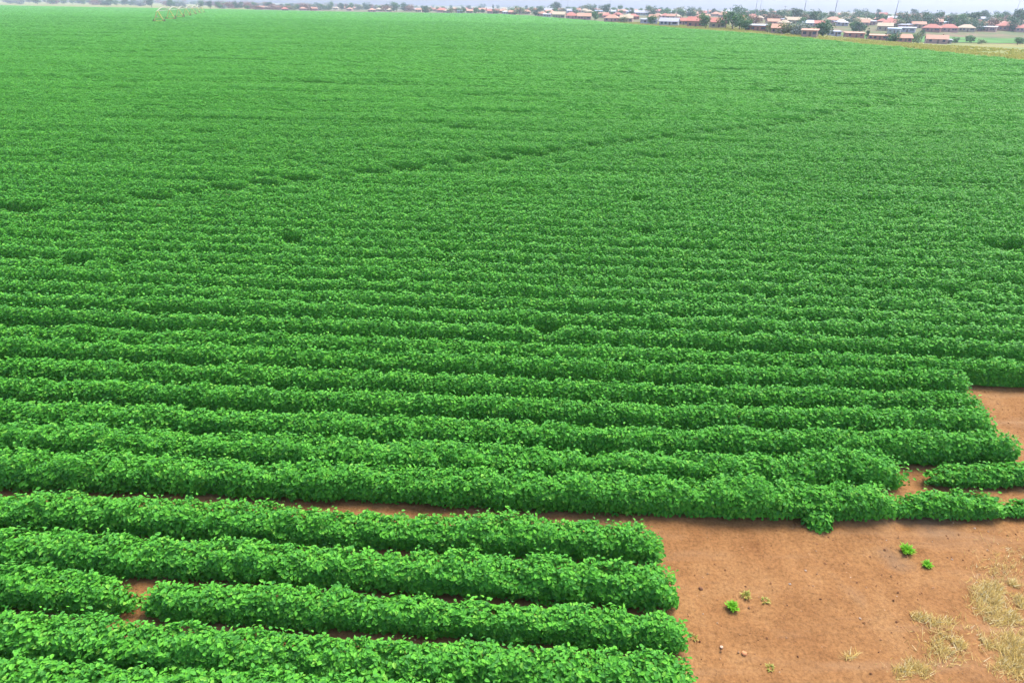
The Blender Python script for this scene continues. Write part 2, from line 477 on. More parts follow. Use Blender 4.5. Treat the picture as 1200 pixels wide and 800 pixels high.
def crop_row_mesh(*a):
    V, FL, FB = crop_row_arrays(*a)
    return np_mesh('crop_row', V, [FL, FB], [M_CROP, M_BODY], np.concatenate([np.zeros(len(FL), int), np.ones(len(FB), int)]))

def ordinal(n):
    w_ = ['', 'first', 'second', 'third', 'fourth', 'fifth', 'sixth', 'seventh', 'eighth', 'ninth', 'tenth', 'eleventh', 'twelfth', 'thirteenth',
          'fourteenth', 'fifteenth', 'sixteenth', 'seventeenth', 'eighteenth', 'nineteenth']
    t_ = {20: 'twent', 30: 'thirt', 40: 'fort', 50: 'fift', 60: 'sixt'}
    if n < 20: return w_[n]
    if n % 10 == 0: return t_[n] + 'ieth'
    return t_[n - n % 10] + 'y-' + w_[n % 10]

GROUP_ROWS = 'leafy green crop rows of the field'
def left_x(s): return -(0.80 * s + 7)
# near rows: (distance at x=0, [(start, end, height factor)], height, half width, label)
near_rows = [
    (5.66, [(-12, 2.4, 1)], .54, .325, 'bushy crop row cut by the bottom edge, nearest of the short rows'),
    (6.48, [(-13, 2.72, 1)], .54, .33, 'short crop row second from the bottom edge, ending at bare soil'),
    (7.40, [(-13, -6.22, 1), (-5.92, 2.83, 0.95)], .52, .29, 'short crop row with a break near its left end and soil showing in front'),
    (8.20, [(-14, 2.86, 1)], .56, .33, 'short crop row whose blunt end sticks out farthest but one into bare soil'),
    (9.16, [(-14, 2.80, 1)], .56, .33, 'farthest short crop row, behind it a wide strip of bare soil'),
    (10.40, [(-15, 7.66, 1), (7.70, 9.9, .64), (9.85, 14.5, .42)], .62, .35, 'long crop row along the upper edge of the bare corner, broken into clumps at right'),
    (11.36, [(-16, 8.3, 1), (8.95, 17, .50)], .62, .35, 'crop row with a soil gap before its low right stub'),
    (12.24, [(-17, 11.45, 1)], .65, .325, 'crop row reaching farthest right beside the bare notch, behind the low stub'),
    (13.22, [(-18, 11.45, 1)], .66, .31, 'crop row ending at the bare notch, second of the four stepped ends'),
    (14.22, [(-19, 11.75, .95)], .65, .30, 'crop row ending at the bare notch, third of the four stepped ends'),
    (15.26, [(-20, 12.0, 1)], .66, .30, 'crop row ending at the bare notch, farthest of the four stepped ends'),
    (16.15, [(-21, 22, 1)], .66, .30, 'unbroken crop row running along the far side of the bare notch'),
]
rows = list(near_rows)
s = 16.15
k = 0
NROW = 300
while len(rows) < NROW:
    s += float(np.interp(s, [18, 24, 60, 120], [1.04, 1.12, 1.28, 1.5])) + (0.04 * math.sin(k * 1.7) if s < 26 else random.Random(k).uniform(-.12, .12)); k += 1
    idx = len(rows)
    xe = float(edge_x(s - 8 if s > 90 else s)) + random.Random(idx).uniform(-.8, .8)
    xr = min(0.80 * s + 10, xe)
    if idx < 55: lab = 'dense green crop row, %s row back from the far side of bare notch' % ordinal(idx - 11)
    elif s < 100: lab = 'dense crop row in the middle distance, crossed by the dark wheel track'
    else: lab = 'thin distant crop row beyond the wheel track, merging with its neighbours'
    rows.append((s, [(left_x(s), xr, 1)], .70, float(np.interp(s, [20, 45, 80, 120], [.265, .285, .33, .40])), lab))
for k, (s, iv, hg, wd, lab) in enumerate(rows, 1):
    if s > 26: hg *= 1 + random.Random(k).uniform(-1, 1) * float(np.interp(s, [26, 60], [.05, .17]))
    xm = 0.5 * (iv[0][0] + iv[-1][1])
    org = (xm, s + float(row_shape(np.array(xm))), 0.0)
    o = link('crop_row', crop_row_mesh(s, k, iv, hg, wd, org), None, org)
    tag(o, lab, 'crop row', GROUP_ROWS)
S_LAST = rows[-1][0]

# the rest of the field, too far to tell its rows apart: one canopy
def far_crop():
    V, FL, FB, nv = [], [], [], 0
    s = S_LAST; k = 1000
    while s < 985:
        s += 1.1 + s / 900; k += 1
        iv = [(-0.84 * s - 10, float(edge_x(s - 8)) + float(vnoise(np.array(s), 1.0, 3)) * 2 - 1, 1)]
        v, fl, fb = crop_row_arrays(s, k, iv, .62, .36 * (1.04 + s / 900) / 1.04, (0, 0, 0), .45, 1.35)
        v[:, 1] -= row_shape(v[:, 0]) * sstep(320, 420, s)
        v[:, 2] += terrain(v[:, 0], v[:, 1])
        V.append(v); FL.append(fl + nv); FB.append(fb + nv); nv += len(v)
    FL = np.concatenate(FL); FB = np.concatenate(FB)
    o = link('crop_canopy', np_mesh('crop_canopy', np.concatenate(V), [FL, FB], [M_CROP, M_BODY], np.concatenate([np.zeros(len(FL), int), np.ones(len(FB), int)])))
    tag(o, 'even green canopy at the far end of the field, rows no longer distinguishable', 'crop', kind='stuff')
far_crop()

# ------------------------------------------------------------------ loose plants, stones, straw on the bare corner
def tuft(name, px, py, r, h, n, mat, label, cat, group=None, width=.014, lean=.8):
    x, y, z = at(px, py)
    a = rng.uniform(0, 6.28, n); rad = r * np.sqrt(rng.random(n)) * .45
    bx, by = rad * np.cos(a), rad * np.sin(a)
    hh = h * rng.uniform(.5, 1, n); ln = lean * r * rng.uniform(.2, 1, n)
    ux, uy = np.cos(a + rng.normal(0, .5, n)), np.sin(a + rng.normal(0, .5, n))
    sx, sy = -uy * width, ux * width
    zer = np.full(n, -.02)
    P = np.stack([np.stack([bx - sx, by - sy, zer], -1), np.stack([bx + sx, by + sy, zer], -1),
                  np.stack([bx + ux * ln * .5 + sx, by + uy * ln * .5 + sy, hh * .75], -1),
                  np.stack([bx + ux * ln * .5 - sx, by + uy * ln * .5 - sy, hh * .75], -1),
                  np.stack([bx + ux * ln, by + uy * ln, hh], -1)], 1).reshape(-1, 3)
    b = np.arange(n)[:, None] * 5
    o = link(name, np_mesh(name, P, [b + np.array([0, 1, 2, 3]), b + np.array([3, 2, 4])], [mat]), None, (x, y, z))
    return tag(o, label, cat, group)

def bush(px, py, r, h, n, label):
    x, y, z = at(px, py)
    v = rng.normal(0, 1, (n, 3)); v[:, 2] = np.abs(v[:, 2]); v /= np.linalg.norm(v, axis=1)[:, None]
    pos = v * np.array([r, r, h]) * (rng.uniform(.55, 1.05, n))[:, None]
    nn = v * .6 + np.array([0, 0, .5]) + rng.normal(0, .35, (n, 3)); nn /= np.linalg.norm(nn, axis=1)[:, None]
    dr = rng.normal(0, 1, (n, 3)) + v * .6; dr -= nn * np.sum(dr * nn, 1)[:, None]; dr /= np.linalg.norm(dr, axis=1)[:, None]
    sd = np.cross(nn, dr); L = (.085 * rng.uniform(.7, 1.2, n))[:, None]
    P = np.stack([pos - dr * L * .5, pos - dr * L * .1 - sd * L * .34 + nn * L * .06, pos + dr * L * .3 - sd * L * .25, pos + dr * L * .6 - nn * L * .1,
                  pos + dr * L * .3 + sd * L * .25, pos - dr * L * .1 + sd * L * .34 + nn * L * .06], 1).reshape(-1, 3)
    b = np.arange(n)[:, None] * 6
    o = link('crop_plant', np_mesh('crop_plant', P, np.concatenate([b + np.array([0, 1, 2, 3]), b + np.array([0, 3, 4, 5])]), [M_CROP]), None, (x, y, z))
    return tag(o, label, 'plant')
bush(951, 633, .29, .40, 560, 'single bushy crop plant sticking out onto the soil before the long row')
tuft('weed', 1060, 652, .15, .10, 150, M_WEED, 'bright green weed tuft, larger of the two near the upper right', 'weed', 'weeds on the bare soil', .010)
tuft('weed', 1080, 677, .12, .08, 90, M_WEED, 'small bright green weed below the larger tuft at upper right', 'weed', 'weeds on the bare soil', .009)
tuft('weed', 851, 741, .13, .09, 110, M_WEED, 'bright green weed tuft standing alone near the short rows', 'weed', 'weeds on the bare soil', .010)
tuft('weed', 871, 710, .12, .06, 60, M_WEEDY, 'yellowish weed tuft above the lone green one', 'weed', 'weeds on the bare soil', .008)
tuft('weed', 894, 713, .09, .04, 35, M_WEEDY, 'faint small yellowish weed right of the larger yellowish tuft', 'weed', 'weeds on the bare soil', .008)
tuft('weed', 812, 750, .09, .04, 30, M_WEEDY, 'thin yellow-green weed against the end of a short crop row', 'weed', 'weeds on the bare soil', .008)
tuft('weed', 902, 785, .09, .04, 35, M_WEEDY, 'pale yellow-green weed on the soil near the bottom edge', 'weed', 'weeds on the bare soil', .008)

def scatter_soil(n, x0, x1, y0, y1):
    X = rng.uniform(x0, x1, n); Y = rng.uniform(y0, y1, n)
    return X, Y

def ground_z(x, y):
    return (vnoise(x / .9, y / .9, 11) - .5) * .05 + (vnoise(x / .22, y / .22, 12) - .5) * .028 + (vnoise(x / .08, y / .08, 13) - .5) * .018

def gravel():
    n = 10000
    X, Y = scatter_soil(n, -8, 18, 5, 16.5)
    r = .006 + .013 * rng.random(n) ** 4 * 1.6
    big = rng.random(n) < .01; r[big] *= 1.8
    base = np.array([(1, 0, 0), (0, 1, 0), (-1, 0, 0), (0, -1, 0), (0, 0, .7), (0, 0, -.6)], float)
    a = rng.uniform(0, 6.28, n)
    B = base[None] * (1 + rng.uniform(-.3, .3, (n, 6, 1)))
    ca, sa = np.cos(a)[:, None], np.sin(a)[:, None]
    Vx = (B[..., 0] * ca - B[..., 1] * sa) * r[:, None] + X[:, None]
    Vy = (B[..., 0] * sa + B[..., 1] * ca) * r[:, None] + Y[:, None]
    Vz = B[..., 2] * r[:, None] + (ground_z(X, Y) + r * .25)[:, None]
    T = np.array([(0, 1, 4), (1, 2, 4), (2, 3, 4), (3, 0, 4), (1, 0, 5), (2, 1, 5), (3, 2, 5), (0, 3, 5)])
    F_ = (np.arange(n)[:, None, None] * 6 + T[None]).reshape(-1, 3)
    o = link('gravel', np_mesh('gravel', np.stack([Vx, Vy, Vz], -1).reshape(-1, 3), F_, [M_STONE]))
    tag(o, 'small reddish and pale pebbles scattered over the bare soil', 'gravel', kind='stuff')
gravel()

def stone(px, py, r, label, mat):
    x, y, z = at(px, py)
    import bmesh
    bm = bmesh.new(); bmesh.ops.create_icosphere(bm, subdivisions=2, radius=r)
    rr = random.Random(px)
    for v in bm.verts:
        v.co *= rr.uniform(.8, 1.15); v.co.z *= .7
    me = bpy.data.meshes.new('stone'); bm.to_mesh(me); bm.free(); me.materials.append(mat)
    o = link('stone', me, None, (x, y, float(ground_z(np.array(x), np.array(y))) + r * .2), rr.uniform(0, 6))
    tag(o, label, 'stone', 'loose stones on the bare soil')
stone(872, 766, .045, 'orange stone lying on the soil below the weed tufts', plain('orange_stone', (.46, .19, .08), .9))
stone(817, 710, .04, 'dark clod on the soil close to the short row end', plain('dark_clod', (.15, .066, .032), .95))
stone(845, 760, .028, 'small pale stone left of the orange stone', plain('pale_stone', (.42, .28, .19), .9))

def straw(patches, n_per, name, label):
    Vs, b0 = [], 0
    F4 = []
    for (px, py, rx, ry, ang, n) in patches:
        n = int(n * 1.35)
        x, y, z = at(px, py)
        q = rng.normal(0, .5, (n, 2))
        X = x + q[:, 0] * rx * math.cos(ang) - q[:, 1] * ry * math.sin(ang)
        Y = y + q[:, 0] * rx * math.sin(ang) + q[:, 1] * ry * math.cos(ang)
        kp = (vnoise(X / .55, Y / .55, 77) * .6 + vnoise(X / .16, Y / .16, 78) * .4 + rng.normal(0, .08, n) > .36)
        X, Y = X[kp], Y[kp]; m = len(X)
        a = rng.normal(math.pi * .28, .8, m); L = rng.uniform(.04, .15, m); wv = rng.uniform(.0022, .0048, m)
        dx, dy = np.cos(a) * L, np.sin(a) * L; sx, sy = -np.sin(a) * wv, np.cos(a) * wv
        z0 = ground_z(X, Y) + rng.uniform(0, .03, m); z1 = z0 + rng.uniform(-.01, .09, m) * (rng.random(m) < .6)
        P = np.stack([np.stack([X - sx, Y - sy, z0], -1), np.stack([X + sx, Y + sy, z0 + .003], -1),
                      np.stack([X + dx + sx * .4, Y + dy + sy * .4, z1], -1), np.stack([X + dx - sx * .4, Y + dy - sy * .4, z1], -1)], 1).reshape(-1, 3)
        Vs.append(P); F4.append(np.arange(m * 4).reshape(-1, 4) + b0); b0 += m * 4
    o = link(name, np_mesh(name, np.concatenate(Vs), F4, [M_STRAW]))
    tag(o, label, 'dry grass', kind='stuff')
straw([(1178, 705, .62, .42, .7, 4200), (1158, 735, .62, .30, .7, 2600), (1205, 735, .6, .5, .7, 3600), (1190, 770, .55, .35, .6, 2600), (1240, 720, .8, .9, .5, 3800), (1290, 690, .8, .8, .4, 2600),
       (1105, 788, .50, .26, .3, 1500), (1062, 799, .36, .16, .2, 700), (1140, 772, .45, .28, .5, 1100), (1095, 744, .32, .10, .1, 300), (1068, 747, .14, .06, .1, 160), (985, 798, .14, .07, .1, 60)], 1, 'dry_grass', 'flattened straw-coloured dry grass in the lower right corner of the soil')

# ------------------------------------------------------------------ dry veld beside the field
def veld():
    n = 15000
    y = rng.uniform(90, 520, n) ** 1.0
    x = edge_x(y) + 0.6 + rng.exponential(28, n)
    kp = (x < 0.85 * y + 30) & (vnoise(x / 9, y / 9, 71) > .35)
    x, y = x[kp], y[kp]; n = len(x)
    z = terrain(x, y)
    h = rng.uniform(.2, .6, n) * (.6 + .8 * vnoise(x / 14, y / 14, 72)); wv = rng.uniform(.25, .6, n)
    a = rng.uniform(0, 3.14, n)
    Vs = []
    for da in (0, 1.05, 2.1):
        cx, cy = np.cos(a + da) * wv, np.sin(a + da) * wv
        Vs.append(np.stack([np.stack([x - cx * .5, y - cy * .5, z - .1], -1), np.stack([x + cx * .5, y + cy * .5, z - .1], -1),
                            np.stack([x + cx * 1.0, y + cy * 1.0, z + h * .8], -1), np.stack([x - cx * .3, y - cy * .3, z + h], -1)], 1).reshape(-1, 3))
    V = np.concatenate(Vs)
    o = link('veld_grass', np_mesh('veld_grass', V, np.arange(len(V)).reshape(-1, 4), [M_VELD]))
    tag(o, 'tall yellowish dry grass along the right edge of the field', 'grass', kind='stuff')
veld()

def meadow():
    ax, ay, _ = at(1075, 46); 
    u = np.linspace(0, 1, 60); v = np.linspace(0, 1, 20)
    U, Vv = np.meshgrid(u, v)
    bx = 210 + 330 * U; by = 425 + 62 * Vv + 22 * (vnoise(U * 6, Vv * 2, 5) - .5) + 10 * U
    z = terrain(bx, by) + .25
    q = np.arange(1200).reshape(20, 60)
    o = link('meadow', np_mesh('meadow', np.stack([bx, by, z], -1).reshape(-1, 3), np.stack([q[:-1, :-1], q[:-1, 1:], q[1:, 1:], q[1:, :-1]], -1).reshape(-1, 4), [M_MEADOW]))
    tag(o, 'strip of fresh green grass between the front houses and the hillside town', 'meadow', kind='structure')
meadow()
exec_town = True

# ------------------------------------------------------------------ trees
def crown_mesh(h, r, lobes, n, mat, seed, leaf=.55, low=.25, cone=False):
    g_ = np.random.default_rng(seed)
    cs = []
    for i in range(lobes):
        a = g_.uniform(0, 6.28); q = g_.uniform(.15, .75)
        zz = g_.uniform(low + .12, .86)
        rr = r * g_.uniform(.36, .60) * (1 - .5 * abs(zz - .55))
        if cone: q *= (1 - zz); rr = r * (1.05 - zz) * .7
        cs.append((math.cos(a) * q * r, math.sin(a) * q * r, zz * h, rr))
    cs = np.array(cs)
    ii_ = g_.integers(0, lobes, n)
    v = g_.normal(0, 1, (n, 3)); v /= np.linalg.norm(v, axis=1)[:, None]
    rad = cs[ii_, 3] * g_.uniform(.55, 1.1, n)
    pos = cs[ii_, :3] + v * rad[:, None] * np.array([1, 1, .8])
    pos[:, 2] = np.clip(pos[:, 2], low * h * .6, None)
    nn = v * .7 + np.array([0, 0, .4]) + g_.normal(0, .4, (n, 3)); nn /= np.linalg.norm(nn, axis=1)[:, None]
    dr = g_.normal(0, 1, (n, 3)); dr -= nn * np.sum(dr * nn, 1)[:, None]; dr /= np.linalg.norm(dr, axis=1)[:, None]
    sd = np.cross(nn, dr); L = (leaf * g_.uniform(.6, 1.3, n))[:, None]
    P = np.stack([pos - dr * L * .5, pos - sd * L * .4, pos + dr * L * .55, pos + sd * L * .4], 1).reshape(-1, 3)
    return np_mesh('crown', P, np.arange(n * 4).reshape(-1, 4), [mat])

def trunk_mesh(h, r, seed, mat):
    g_ = random.Random(seed)
    m = MB()
    m.tube((0, 0, -.4), (0, 0, h * .45), .035 * h, .022 * h, 7)
    for i in range(5):
        a = i * 1.26 + g_.uniform(-.3, .3)
        m.tube((0, 0, h * g_.uniform(.2, .42)), (math.cos(a) * r * .55, math.sin(a) * r * .55, h * g_.uniform(.55, .8)), .017 * h, .006 * h, 5)
    return m.mesh('trunk', mat)

TL = {
    'dark': leaf_mat('dark_foliage', [(0, (0.020, 0.062, 0.030)), (1, (0.045, 0.115, 0.045))], trans=.12, spec=.1),
    'mid': leaf_mat('green_foliage', [(0, (0.04, 0.11, 0.03)), (1, (0.075, 0.18, 0.04))], trans=.15, spec=.1),
    'olive': leaf_mat('olive_foliage', [(0, (0.10, 0.12, 0.04)), (1, (0.19, 0.19, 0.07))], trans=.15, spec=.1),
    'brown': leaf_mat('brown_foliage', [(0, (0.13, 0.075, 0.045)), (1, (0.23, 0.14, 0.08))], trans=.1, tcol=(.25, .15, .08), spec=.05),
    'grey': leaf_mat('grey_foliage', [(0, (0.11, 0.14, 0.11)), (1, (0.20, 0.23, 0.19))], trans=.1, tcol=(.2, .25, .15), spec=.05),
}
TREE_KIND = {   # kind: (name, description, category, prototypes(h, r, lobes, n, leaf, low, cone))
    'dark': ('round_tree', 'dark green rounded tree', 'tree', [(8, 4.2, 10, 900, .6, .2, False), (7, 4.6, 12, 900, .6, .15, False)]),
    'mid': ('leafy_tree', 'fresh green spreading tree', 'tree', [(7, 4.2, 10, 850, .6, .2, False), (6, 3.6, 9, 800, .55, .15, False)]),
    'pine': ('conifer', 'narrow dark conifer', 'tree', [(9, 2.0, 9, 600, .5, .1, True), (8, 2.4, 9, 600, .5, .1, True)]),
    'olive': ('shrub', 'yellow-green bushy shrub', 'shrub', [(3.5, 2.8, 8, 500, .45, .05, False)]),
    'brown': ('shrub', 'reddish brown dry shrub', 'shrub', [(3.5, 3.6, 8, 500, .5, .05, False)]),
    'grey': ('shrub', 'pale grey-green shrub', 'shrub', [(3.4, 3.0, 8, 500, .45, .05, False)]),
}
TREE_MAT = {'dark': 'dark', 'mid': 'mid', 'pine': 'dark', 'olive': 'olive', 'brown': 'brown', 'grey': 'grey'}
protos = {}
for kd, (nm, ds, ct, ps) in TREE_KIND.items():
    for j, (h, r, lo, n_, lf, lw, cn) in enumerate(ps):
        sd_ = hash((len(kd), j, n_)) % 1000 + j
        protos[kd, j] = (crown_mesh(h, r, lo, n_, TL[TREE_MAT[kd]], sd_ + 5, lf, lw, cn), trunk_mesh(h, r, sd_, M_BARK), h, r)

# ------------------------------------------------------------------ houses
ROOFC = {
    'red': plain('red_tile', (0.33, 0.105, 0.07), .8, .12, 2.0), 'orange': plain('orange_tile', (0.36, 0.18, 0.11), .8, .12, 2.0),
    'tan': plain('tan_sheet', (0.36, 0.27, 0.17), .8, .12, 2.0), 'grey': plain('grey_sheet', (0.23, 0.23, 0.27), .6, .12, 2.0),
    'white': plain('white_sheet', (0.30, 0.30, 0.31), .55, .1, 2.0), 'blue': plain('blue_sheet', (0.28, 0.34, 0.44), .6, .1, 2.0),
}
WALLC = {
    'cream': plain('cream_plaster', (0.36, 0.28, 0.17), .9, .08), 'pink': plain('pink_plaster', (0.40, 0.235, 0.185), .9, .08),
    'brick': plain('red_brick', (0.36, 0.16, 0.11), .9, .12, 6), 'white': plain('white_plaster', (0.37, 0.35, 0.32), .9, .06),
    'grey': plain('grey_block', (0.36, 0.33, 0.34), .9, .1),
}
ROOFWORD = {'red': 'red-roofed', 'orange': 'orange-roofed', 'tan': 'tan-roofed', 'grey': 'grey-roofed', 'white': 'white-roofed', 'blue': 'pale blue-roofed'}
house_cache = {}
def house_proto(roofc, wallc, shape, w_, d_, wh, rh):
    """first of each type is built; further ones are copied from it"""
    root = empty('house')
    m = MB(); 
    # walls with gable ends where the roof is a gable
    m.box(0, 0, wh / 2 - .3, w_, d_, wh + .6)
    if shape == 'gable':
        for sx in (-1, 1):
            X0 = sx * w_ / 2; X1 = sx * (w_ / 2 - .2)
            m.add([(X0, -d_ / 2, wh), (X0, d_ / 2, wh), (X0, 0, wh + rh - .12), (X1, -d_ / 2, wh), (X1, d_ / 2, wh), (X1, 0, wh + rh - .12)],
                  [(0, 1, 2), (3, 5, 4), (0, 2, 5, 3), (1, 4, 5, 2)])
    m.build('wall', WALLC[wallc], root)
    r_ = MB(); e = .45; t_ = .14
    W2, D2 = w_ / 2 + e, d_ / 2 + e
    zb = wh - e * rh / (d_ / 2) * (0.9 if shape != 'mono' else 0) + .03
    if shape == 'gable':
        for sgn in (-1, 1):
            r_.add([(-W2, sgn * D2, zb), (W2, sgn * D2, zb), (W2, 0, wh + rh), (-W2, 0, wh + rh),
                    (-W2, sgn * D2, zb + t_), (W2, sgn * D2, zb + t_), (W2, 0, wh + rh + t_), (-W2, 0, wh + rh + t_)],
                   [(0, 1, 2, 3), (4, 7, 6, 5), (0, 4, 5, 1), (1, 5, 6, 2), (3, 2, 6, 7), (0, 3, 7, 4)])
    elif shape == 'hip':
        rl = max(.3, W2 - D2 * .9)
        r_.add([(-W2, -D2, zb), (W2, -D2, zb), (W2, D2, zb), (-W2, D2, zb), (-rl, 0, wh + rh), (rl, 0, wh + rh)],
               [(0, 1, 5, 4), (1, 2, 5), (2, 3, 4, 5), (3, 0, 4), (3, 2, 1, 0)])
    else:
        z0, z1 = wh + .04, wh + rh
        r_.add([(-W2, -D2, z0), (W2, -D2, z0), (W2, D2, z1), (-W2, D2, z1), (-W2, -D2, z0 + t_), (W2, -D2, z0 + t_), (W2, D2, z1 + t_), (-W2, D2, z1 + t_)],
               [(0, 3, 2, 1), (4, 5, 6, 7), (0, 1, 5, 4), (1, 2, 6, 5), (2, 3, 7, 6), (3, 0, 4, 7)])
        m2 = MB()
        m2.add([(-w_ / 2, d_ / 2, wh), (w_ / 2, d_ / 2, wh), (w_ / 2, d_ / 2, z1), (-w_ / 2, d_ / 2, z1)], [(0, 1, 2, 3)])
    rf = r_.build('roof', ROOFC[roofc], root)
    if shape != 'mono' and w_ > 9:
        c_ = MB(); c_.box(w_ * .28, d_ * .12, wh + rh + .1, .6, .6, 1.3); c_.build('chimney', WALLC[wallc], rf)
    dm = MB(); dm.box(w_ * .06, -d_ / 2 - .02, 1.03, .95, .10, 2.05); dm.build('door', M_DOOR, root)
    for fx in (-.30, .32) if w_ < 11 else (-.36, -.16, .26, .38):
        wm = MB(); wm.box(fx * w_, -d_ / 2 - .02, 1.55, 1.3, .10, 1.05); wm.build('window', M_GLASS, root)
    wm = MB(); wm.box(-w_ / 2 - .02, 0, 1.55, .10, 1.2, 1.0); wm.build('window', M_GLASS, root)
    return root

items = []      # collected first, described after sorting so that each label can count from the left
def house(px, py, roofc, wallc, shape, w_, d_=None, wh=2.6, rh=None, rz=0.0):
    d_ = d_ or w_ * .75
    rh = rh or (.55 if shape == 'mono' else d_ * .26)
    key = (roofc, wallc, shape, round(w_), round(d_), wh, round(rh, 1))
    if key not in house_cache:
        o = house_proto(roofc, wallc, shape, w_, d_, wh, rh); house_cache[key] = o
    else:
        o = copy_tree(house_cache[key])
    x, y, z = at_town(px, py)
    o.location = (x, y, z); o.rotation_euler = (0, 0, rz - math.atan2(x, y) * .8)
    items.append((o, px, y, ROOFWORD[roofc] + ' ' + ('brick' if wallc == 'brick' else wallc + '-walled') + ' house', 'house', 'houses of the town'))
    return o
def tree(px, py, kind, hm, wf=1.0, j=0):
    nm, ds, ct, ps = TREE_KIND[kind]
    j = j % len(ps)
    cm, tm, h, r = protos[kind, j]
    x, y, z = at_town(px, py)
    o = empty(nm, (x, y, z), (px * 1.37) % 6.28)
    sc_ = hm * 1.18 / h
    o.scale = (sc_ * wf, sc_ * wf, sc_)
    link('crown', cm, o); link('trunk', tm, o)
    items.append((o, px, y, ds, ct, 'shrubs around the town' if ct == 'shrub' else 'trees among the houses'))
    return o

# front houses, left to right (photo pixel of the foot, roof, wall, roof shape, width, depth, wall height)
HS = [
    (306, 11.5, 'orange', 'brick', 'gable', 13, 9, 2.8), (350, 11, 'orange', 'pink', 'hip', 14, 10, 3.0), (325, 11.5, 'orange', 'brick', 'gable', 11, 8, 2.6),
    (446, 12, 'orange', 'pink', 'gable', 10, 8, 2.8), (488, 13, 'white', 'cream', 'gable', 15, 8, 2.7), (518, 15, 'red', 'pink', 'hip', 18, 11, 3.0),
    (508, 13, 'red', 'brick', 'gable', 12, 8, 2.6), (539, 16.5, 'blue', 'white', 'mono', 9, 7, 3.0), (550, 16, 'orange', 'cream', 'gable', 10, 8, 2.7), (577, 16.5, 'red', 'pink', 'gable', 16, 10, 2.8),
    (593, 18.5, 'white', 'grey', 'mono', 10, 6, 2.4), (618, 17, 'orange', 'cream', 'hip', 10, 8, 2.8), (641, 20.5, 'white', 'white', 'mono', 7, 5, 2.3), (655, 21.5, 'tan', 'cream', 'gable', 11, 8, 3.0),
    (670, 23, 'red', 'pink', 'hip', 10, 8, 2.7), (684, 23.5, 'orange', 'pink', 'gable', 11, 8, 2.7), (717, 26, 'orange', 'pink', 'hip', 10, 8, 2.7), (734, 26.5, 'tan', 'pink', 'gable', 9, 7, 2.7),
    (707, 21, 'orange', 'cream', 'gable', 9, 7, 2.6), (742, 23, 'red', 'brick', 'hip', 9, 7, 2.6), (760, 28.5, 'grey', 'grey', 'mono', 10, 7, 2.6), (784, 30.5, 'grey', 'white', 'gable', 11, 7, 2.4), (799, 30, 'red', 'pink', 'gable', 6, 6, 2.6),
    (815, 32, 'red', 'brick', 'gable', 9, 8, 3.2), (840, 33.5, 'red', 'cream', 'gable', 8, 8, 3.1), (887, 37, 'white', 'brick', 'mono', 11, 7, 2.6), (878, 28, 'orange', 'pink', 'mono', 9, 7, 2.8), (865, 28, 'red', 'pink', 'gable', 8, 7, 2.7),
    (912, 40, 'orange', 'pink', 'gable', 6, 6, 2.5), (948, 43.5, 'orange', 'pink', 'mono', 6, 5, 2.4), (977, 42.5, 'grey', 'grey', 'mono', 6, 5, 2.3), (1000, 44.5, 'orange', 'brick', 'mono', 10, 6, 2.4),
    (1029, 47.5, 'orange', 'brick', 'mono', 11, 6, 2.3), (1057, 50.5, 'orange', 'brick', 'gable', 7, 6, 2.4), (1096, 51.5, 'orange', 'pink', 'gable', 10.4, 7, 2.4), (1110, 51.5, 'white', 'white', 'mono', 3.4, 3, 1.6),
    # middle band on the right
    (930, 28, 'tan', 'cream', 'gable', 10, 8, 2.7), (905, 30, 'orange', 'pink', 'gable', 9, 7, 2.7), (945, 31.5, 'blue', 'white', 'gable', 8, 7, 2.6), (958, 32, 'red', 'pink', 'gable', 9, 7, 2.6), (985, 30.5, 'white', 'grey', 'hip', 9, 8, 2.6),
    (1010, 31, 'orange', 'pink', 'gable', 10, 8, 2.7), (1036, 36, 'tan', 'cream', 'gable', 10, 8, 3), (1047, 40, 'blue', 'white', 'mono', 8, 6, 3.2), (1062, 38, 'grey', 'grey', 'mono', 11, 7, 2.7), (1091, 37.5, 'red', 'brick', 'hip', 12, 9, 2.8),
    (1110, 37.5, 'red', 'pink', 'hip', 13, 9, 2.8), (1131, 37.5, 'tan', 'cream', 'hip', 11, 8, 2.8), (1156, 37, 'white', 'pink', 'mono', 12, 8, 2.8), (1179, 36, 'red', 'brick', 'hip', 14, 10, 3.4), (1200, 38, 'red', 'pink', 'hip', 12, 9, 3.0),
    (1045, 31, 'red', 'pink', 'hip', 15, 9, 2.8), (1075, 33, 'orange', 'cream', 'gable', 10, 7, 2.6), (1222, 36, 'orange', 'pink', 'gable', 12, 9, 2.8),
]
rr = random.Random(5)
for (px, py, rc, wc, sh, w_, d_, wh) in HS:
    if px < 620: w_, d_ = round(w_ * .72), max(5, round(d_ * .8))
    house(px, py, rc, wc, sh, w_, d_, wh, None, rr.uniform(-.25, .25))
# houses farther back, up to the skyline
combos = [('red', 'pink', 'hip', 10, 8), ('orange', 'cream', 'gable', 9, 7), ('orange', 'brick', 'gable', 9, 7), ('grey', 'pink', 'mono', 9, 7), ('tan', 'cream', 'hip', 10, 8), ('white', 'pink', 'gable', 8, 6),
          ('red', 'brick', 'gable', 10, 8), ('blue', 'white', 'mono', 9, 7), ('orange', 'pink', 'hip', 12, 9), ('grey', 'white', 'gable', 12, 8)]
for i in range(95):
    px = 470 + 760 * ((i * 0.618034) % 1.0)
    hz = 8 + .016 * (px - 600)
    lo = 12 if px > 860 else 5
    py = hz + 3.0 + rr.random() * lo
    c_ = combos[rr.randrange(len(combos))]
    house(px, py, *c_, 2.7, None, rr.choice((0, 0, 1.57)) + rr.uniform(-.3, .3))

